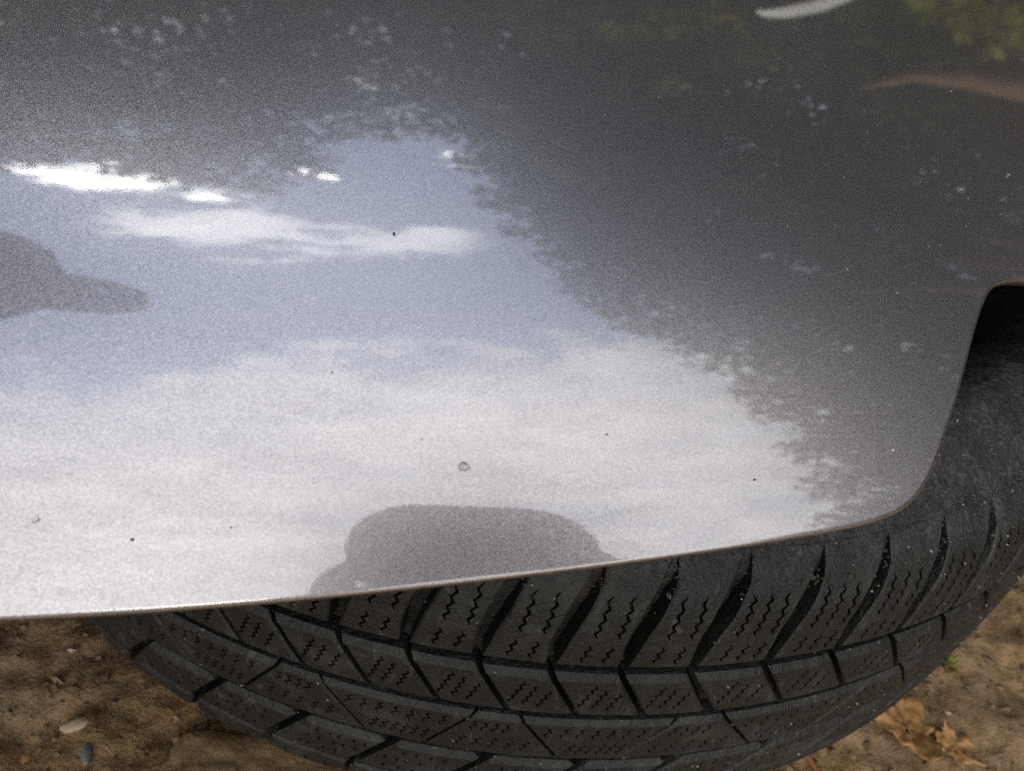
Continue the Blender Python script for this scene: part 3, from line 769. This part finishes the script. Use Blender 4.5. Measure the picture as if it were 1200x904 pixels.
def leaf_cloud(clumps, size, seed, dens=1.0):
    r_ = np.random.default_rng(seed); VV = []
    for c, rad in clumps:
        n = int(dens * 330 * (rad / .45) ** 2 * (0.09 / size) ** 2)
        d = r_.normal(size=(n, 3)); d /= np.linalg.norm(d, axis=1)[:, None]; d *= (rad * r_.random(n) ** .45)[:, None]
        ctr = np.array(c) + d
        a1 = r_.normal(size=(n, 3)); a1 /= np.linalg.norm(a1, axis=1)[:, None]; a2 = np.cross(a1, r_.normal(size=(n, 3))); a2 /= np.linalg.norm(a2, axis=1)[:, None]
        s = size * r_.uniform(.6, 1.3, n)[:, None]
        VV.append(np.stack([ctr - a1 * s * .6, ctr - a2 * s * .36, ctr + a1 * s * .6, ctr + a2 * s * .36], 1))
    Vv = np.concatenate(VV); k = len(Vv)
    return npmesh('crown', Vv.reshape(-1, 3), np.arange(k * 4).reshape(k, 4), False)
def limb(vs_, fs, p, q, r0, r1, seg=8, bend=.06):
    p, q = np.array(p, float), np.array(q, float); d = q - p; L_ = np.linalg.norm(d); t = d / L_
    a1 = np.cross(t, (0.3, .2, .9)); a1 /= np.linalg.norm(a1); a2 = np.cross(t, a1); b0 = len(vs_); ph = rng.random() * 6
    for j in range(seg + 1):
        s = j / seg; c = p + d * s + a1 * math.sin(s * math.pi) * L_ * bend + a2 * math.sin(s * 6 + ph) * L_ * bend * .3; w = r0 + (r1 - r0) * s
        for k in range(8):
            a_ = k * math.pi / 4; vs_.append(c + (a1 * math.cos(a_) + a2 * math.sin(a_)) * w)
    for j in range(seg):
        for k in range(8): fs.append([b0 + j * 8 + k, b0 + j * 8 + (k + 1) % 8, b0 + (j + 1) * 8 + (k + 1) % 8, b0 + (j + 1) * 8 + k])
def tree(line, D0, D1, base, label, seed, mat_=None, tr=.16, low=6, dens=1.3, reps=3):
    r_ = random.Random(seed); cl = []
    azs = [l[0] for l in line]; els = [l[1] for l in line]; Ds = np.linspace(D0, D1, len(line))
    arc = 0; az = azs[0]
    while az <= azs[-1]:
        el = float(np.interp(az, azs, els)); D = float(np.interp(az, azs, Ds))
        e_ = el; rad = .34; first = True
        while e_ > low:
            ang_ = math.degrees(math.asin(rad / D)); e_ -= ang_ * (1.0 if first else .85)
            for rep in range(1 if first else reps):
                cl.append((ORG + dirv(az + r_.uniform(-2, 2), e_ + r_.uniform(-1, 1)) * D * r_.uniform(.97, 1.25 if not first else 1.03), rad * r_.uniform(.9, 1.1)))
            e_ -= ang_ * .55; first = False; rad = min(rad * 1.25, .8)
        az += math.degrees(.42 / D) / max(.3, math.cos(math.radians(el - 6)))
    root = empty('tree', base); tag(root, label, 'tree')
    o_ = link('crown', leaf_cloud(cl, .11, seed, dens), mat_ or M_leaf1, root); o_.location = -Vector(base)
    vs_, fs = [], []; top = np.mean([c for c, _ in cl], axis=0); b_ = np.array(base, float)
    fork = b_ + (top - b_) * .55 + np.array([0, 0, .3]); limb(vs_, fs, b_ + (0, 0, -.1), fork, tr, tr * .7, 10, .03)
    for c, rad in r_.sample(cl, min(12, len(cl))): limb(vs_, fs, fork, c + (c - ORG) / np.linalg.norm(c - ORG) * .8, tr * .30, .015, 8, .05)
    t_ = link('trunk', mesh('trunk', [q - b_ for q in vs_], fs), M_bark, root)
    return root
tree([(-105, 36), (-80, 43), (-62, 47), (-54, 49), (-48, 51), (-43, 55.5), (-36, 58), (-30, 59.5), (-27, 57), (-22, 53.5)], 6.5, 6.5, (-3.4, 5.6, 0), 'dark leafy tree mirrored in the upper left of the paint', 11, None, .16, 6, 1.2, 2)
tree([(-21, 50.5), (-17, 49.5), (-12, 48.5), (-6, 48.5), (-3, 50), (0, 57), (4, 60)], 7.0, 6.4, (-.9, 8.0, 0), 'dark leafy tree mirrored in the upper middle of the paint', 12, None, .16, 6, 1.15, 2)
ov = tree([(3, 60), (8, 63.5), (15, 66), (22, 71), (32, 72.5), (45, 72.5), (55, 71), (65, 70), (86, 65.5), (101, 58.5), (113, 51), (122, 42), (132, 34)], 5.6, 5.0, (4.2, 2.6, 0), 'broad tree overhanging the right side and mirrored in the dark paint', 13, None, .2, 6, 1.35)
for q_, (az, el, D, r_) in enumerate(((11.5, 33, 4.9, .13), (10.5, 34, 4.9, .10), (-1.0, 44.5, 5.2, .16), (9, 25, 4.9, .25), (13, 22, 4.9, .22), (17, 25, 4.9, .2), (5, 27, 4.9, .2))):
    o = link('sunlit_tint_twig', leaf_cloud([(ORG + dirv(az, el) * D, r_)], .07, 41 + q_, .5), M_leaf2, ov); o.location = -ov.location; o['kind'] = 'stuff'
# a far-off wood closing the horizon behind the trees
cl = []
for k in range(260):
    az = -125 + 260 * (k + rng.random()) / 260; D = rng.uniform(15, 19)
    for z_ in (1.2, 3.2, 5.2, 7.0 + rng.uniform(-1.2, 1.2)): cl.append((np.array([math.sin(math.radians(az)) * D, math.cos(math.radians(az)) * D, z_ + rng.uniform(-.6, .6)]), rng.uniform(1.0, 1.5)))
tag(link('far_wood', leaf_cloud(cl, .26, 77, .9), M_leaf1), 'dense far wood behind the trees mirrored in the paint', 'wood', kind='stuff')
# lower bush in sunlit leaf colour, a bare leaning limb and an added white strip seen only as reflections in the upper right
cl = [(ORG + dirv(az, el) * D, .16) for az, el, D in ((23, 9.5, 3.2), (25, 10.8, 3.3), (27, 9.8, 3.2), (29.5, 11.0, 3.3), (31.5, 10.5, 3.2), (34, 10.5, 3.3), (28, 8, 3.2), (32, 8, 3.2))]
bs = empty('bush', (1.3, 2.6, 0)); tag(bs, 'bush coloured as if sunlit mirrored at the top right of the paint', 'bush')
o = link('foliage', leaf_cloud(cl, .06, 31, .7), M_leaf2, bs); o.location = -Vector((1.3, 2.6, 0))
vs_, fs = [], []
for c, _ in cl: limb(vs_, fs, (0, 0, -.05), np.array(c) - np.array((1.3, 2.6, 0)), .012, .004, 6)
link('stem', mesh('stem', vs_, fs), M_bark, bs)
vs_, fs = [], []
pl = [dirv(26.2, 22.6) * 2.6, dirv(28.4, 18.0) * 2.6, dirv(31.2, 16.0) * 2.6, dirv(36, 13.8) * 2.6, dirv(44, 9) * 2.7, dirv(52, -3) * 2.8]
for k in range(5): limb(vs_, fs, ORG + pl[k], ORG + pl[k + 1], [.008, .03, .055, .07, .08][k], [.03, .055, .07, .08, .09][k], 5, .0)
b_ = ORG + pl[-1]; lt = empty('bare_tree', tuple(b_)); tag(lt, 'leaning bare brown trunk mirrored at the upper right of the paint', 'tree')
M_orange = simple('warm_bark', (0.11, 0.062, 0.034), (0.22, 0.135, 0.08), 14, 0.85, 6, (0.6, .01))
link('trunk', mesh('trunk', [np.array(q) - b_ for q in vs_], fs), M_orange, lt)

# added white strip, shaped to mirror as a white streak
vs_, fs = [], []; K = 14
for i in range(K + 1):
    t = i / K; az = 16.0 + 6.8 * t; el = 18.6 - 8.5 * t ** 1.5; hw = .078 * math.sin(math.pi * min(1, .04 + t * .8)) ** .8
    c = ORG + dirv(az, el) * (1.6 + .2 * t)
    for dz_, dyy in ((hw * .5, .02), (-hw * .5, 0), (-hw * .5, .008), (hw * .5, .028)): vs_.append(c + np.array([0, dyy, dz_]))
for i in range(K):
    for k in range(4): fs.append([i * 4 + k, (i + 1) * 4 + k, (i + 1) * 4 + (k + 1) % 4, i * 4 + (k + 1) % 4])
fs += [[0, 1, 2, 3], [K * 4 + 3, K * 4 + 2, K * 4 + 1, K * 4]]
M_white = simple('streak_white', (0.80, 0.82, 0.79), (0.86, 0.88, 0.85), 5, 0.5)
tag(link('streak_strip', mesh('streak_strip', vs_, fs), M_white), 'curved white strip added for the white streak mirrored at the top right of the paint', 'plastic strip')

# ------------------------------------------------------------------ the photographer, seen only mirrored in the paint
def CF(x, y, z): return CAM + ROT @ Vector((x, y, z))          # centimetres round the phone's lens, in its own axes
bmp = bmesh.new(); bmesh.ops.create_cube(bmp, size=1.0)
for v_ in bmp.verts: v_.co = Vector((v_.co.x * .120, v_.co.y * .078, v_.co.z * .008))
bmesh.ops.bevel(bmp, geom=[e_ for e_ in bmp.edges if abs(e_.verts[0].co.z - e_.verts[1].co.z) > .001], offset=.036, segments=12, affect='EDGES', profile=.5)
bmesh.ops.bevel(bmp, geom=[e_ for e_ in bmp.edges if e_.calc_face_angle(0) > 1.2], offset=.0015, segments=2, affect='EDGES')
me = bpy.data.meshes.new('phone'); bmp.to_mesh(me); bmp.free()
M_phone = simple('dark_phone', (0.02, 0.02, 0.024), (0.03, 0.03, 0.034), 40, 0.35)
ph = link('body', me, M_phone); phone = empty('phone', CF(.037, .012, .0058)); phone.rotation_euler = (ROT @ Matrix.Rotation(R_(-1), 3, 'Z')).to_euler(); ph.parent = phone
tag(phone, 'dark phone held by the photographer and mirrored above the lower edge', 'phone')
bmp = bmesh.new(); bmesh.ops.create_cone(bmp, segments=20, radius1=.0065, radius2=.0065, depth=.001, cap_ends=True)
me = bpy.data.meshes.new('lens_ring'); bmp.to_mesh(me); bmp.free()
o = link('lens_ring', me, M_black, phone, (-.037, -.011, -.0045))
bones, rads = [], []
def node(p, r, par=None):
    bones.append((Vector(p), par)); rads.append(r); return len(bones) - 1
pel = node((-.88, -.52, .40), .15); sp1 = node((-.80, -.48, .52), .14, pel); che = node((-.66, -.40, .62), .15, sp1); nk0 = node((-.57, -.31, .68), .065, che)
nk1 = node((-.52, -.26, .70), .055, nk0); hd0 = node((-.475, -.262, .712), .070, nk1); hd1 = node((-.448, -.250, .732), .082, hd0); hd2 = node((-.428, -.246, .752), .068, hd1)
nose = node((-.370, -.256, .712), .010, hd1)
for side, sh_, el_, sgn in (('l', (-.57, -.26, .62), (-.40, -.62, .24), -1), ('r', (-.62, -.60, .60), (-.12, -.84, .22), 1)):
    a0 = node(sh_, .070, che); a1 = node(el_, .048, a0)
    ox = -.016 if sgn < 0 else .086; oy = -.030 if sgn < 0 else -.020
    w = node(CF(ox + sgn * .020, oy - .085, .040), .026, a1); pm = node(CF(ox + sgn * (.010 if sgn < 0 else .016), oy - (.030 if sgn < 0 else .016), .018), .023, w)
    for dx_, dy, ln in ((.012, .022, .020), (.016, .002, .024), (.016, -.016, .022), (.012, -.032, .016)):
        f1 = node(CF(ox + sgn * dx_, oy + dy, .004), .0095, pm); f2 = node(CF(ox + sgn * (dx_ - .008), oy + dy + .003, -.0065), .0080, f1); node(CF(ox - sgn * ln * .4, oy + dy + .004, -.0085), .0070, f2)
    t1 = node(CF(ox - sgn * .006, oy - .012, .026), .0115, pm); node(CF(ox - sgn * .026, oy + .010, .0195), .0090, t1)
for kn, an, sgn in (((-.56, -.44, .33), (-.82, -.40, .09), 1), ((-.52, -.72, .36), (-.78, -.70, .09), -1)):
    h0 = node(((-.86, -.43, .37) if sgn > 0 else (-.86, -.62, .37)), .10, pel); k0 = node(kn, .065, h0); an0 = node(an, .045, k0); node((an[0] + .17, an[1], .045), .035, an0)
me = bpy.data.meshes.new('person'); me.from_pydata([b_[0] for b_ in bones], [(b_[1], i) for i, b_ in enumerate(bones) if b_[1] is not None], [])
tmp = bpy.data.objects.new('person_cage', me); COL.objects.link(tmp)
tmp.modifiers.new('skin', 'SKIN'); ss = tmp.modifiers.new('sub', 'SUBSURF'); ss.levels = 2; ss.render_levels = 2
for i, q in enumerate(me.skin_vertices[0].data): q.radius = (rads[i], rads[i]); q.use_root = (i == 0)
dg = bpy.context.evaluated_depsgraph_get(); dg.update()
pm_ = bpy.data.meshes.new_from_object(tmp.evaluated_get(dg)); bpy.data.objects.remove(tmp)
M_jacket = simple('dark_jacket', (0.018, 0.018, 0.022), (0.035, 0.034, 0.040), 30, 0.85); M_trouser = simple('grey_trousers', (0.03, 0.032, 0.04), (0.06, 0.06, 0.07), 30, 0.9)
M_skin = simple('skin', (0.36, 0.20, 0.14), (0.46, 0.28, 0.20), 30, 0.55); M_cap = simple('dark_cap', (0.02, 0.018, 0.02), (0.04, 0.034, 0.034), 60, 0.9)
pm_.materials.clear()
for m_ in (M_jacket, M_trouser, M_skin): pm_.materials.append(m_)
hands = [CF(-.06, -.03, .01), CF(.145, -.03, .01)]
for pl_ in pm_.polygons:
    c = pl_.center; pl_.use_smooth = True
    if (c - Vector((-.46, -.25, .735))).length < .125 or any((c - h_).length < .075 for h_ in hands): pl_.material_index = 2
    elif c.z < .42 and c.x < -.45: pl_.material_index = 1
person = bpy.data.objects.new('person', pm_); COL.objects.link(person)
tag(person, 'crouching person in dark jacket and cap mirrored at the left edge of the paint', 'person')
# cap: crown and brim
vs_, fs = [], []; hc = Vector((-.446, -.248, .748)); K = 28
for i in range(8):
    t = math.pi / 2 * i / 7
    for k in range(K):
        a_ = 2 * math.pi * k / K; vs_.append(hc + Vector((.090 * math.cos(t) * math.cos(a_), .094 * math.cos(t) * math.sin(a_), .086 * math.sin(t) + .01)))
for i in range(7):
    for k in range(K): fs.append([i * K + k, i * K + (k + 1) % K, (i + 1) * K + (k + 1) % K, (i + 1) * K + k])
cap = link('cap', mesh('cap', vs_, fs), M_cap, person)
vs_, fs = [], []
for i in range(7):
    for k in range(15):
        w_ = -1 + 2 * k / 14; s_ = i / 6
        vs_.append(hc + Vector((.070 + .108 * s_ * (1 - abs(w_) ** 3.5) ** .5 if abs(w_) < 1 else .070, -.010 + .036 * w_, .012 - .012 * w_ ** 2 - .012 * s_)))
for i in range(6):
    for k in range(14): fs.append([i * 15 + k, (i + 1) * 15 + k, (i + 1) * 15 + k + 1, i * 15 + k + 1])
br = link('brim', mesh('brim', vs_, fs), M_cap, cap); sm_ = br.modifiers.new('thick', 'SOLIDIFY'); sm_.thickness = .003
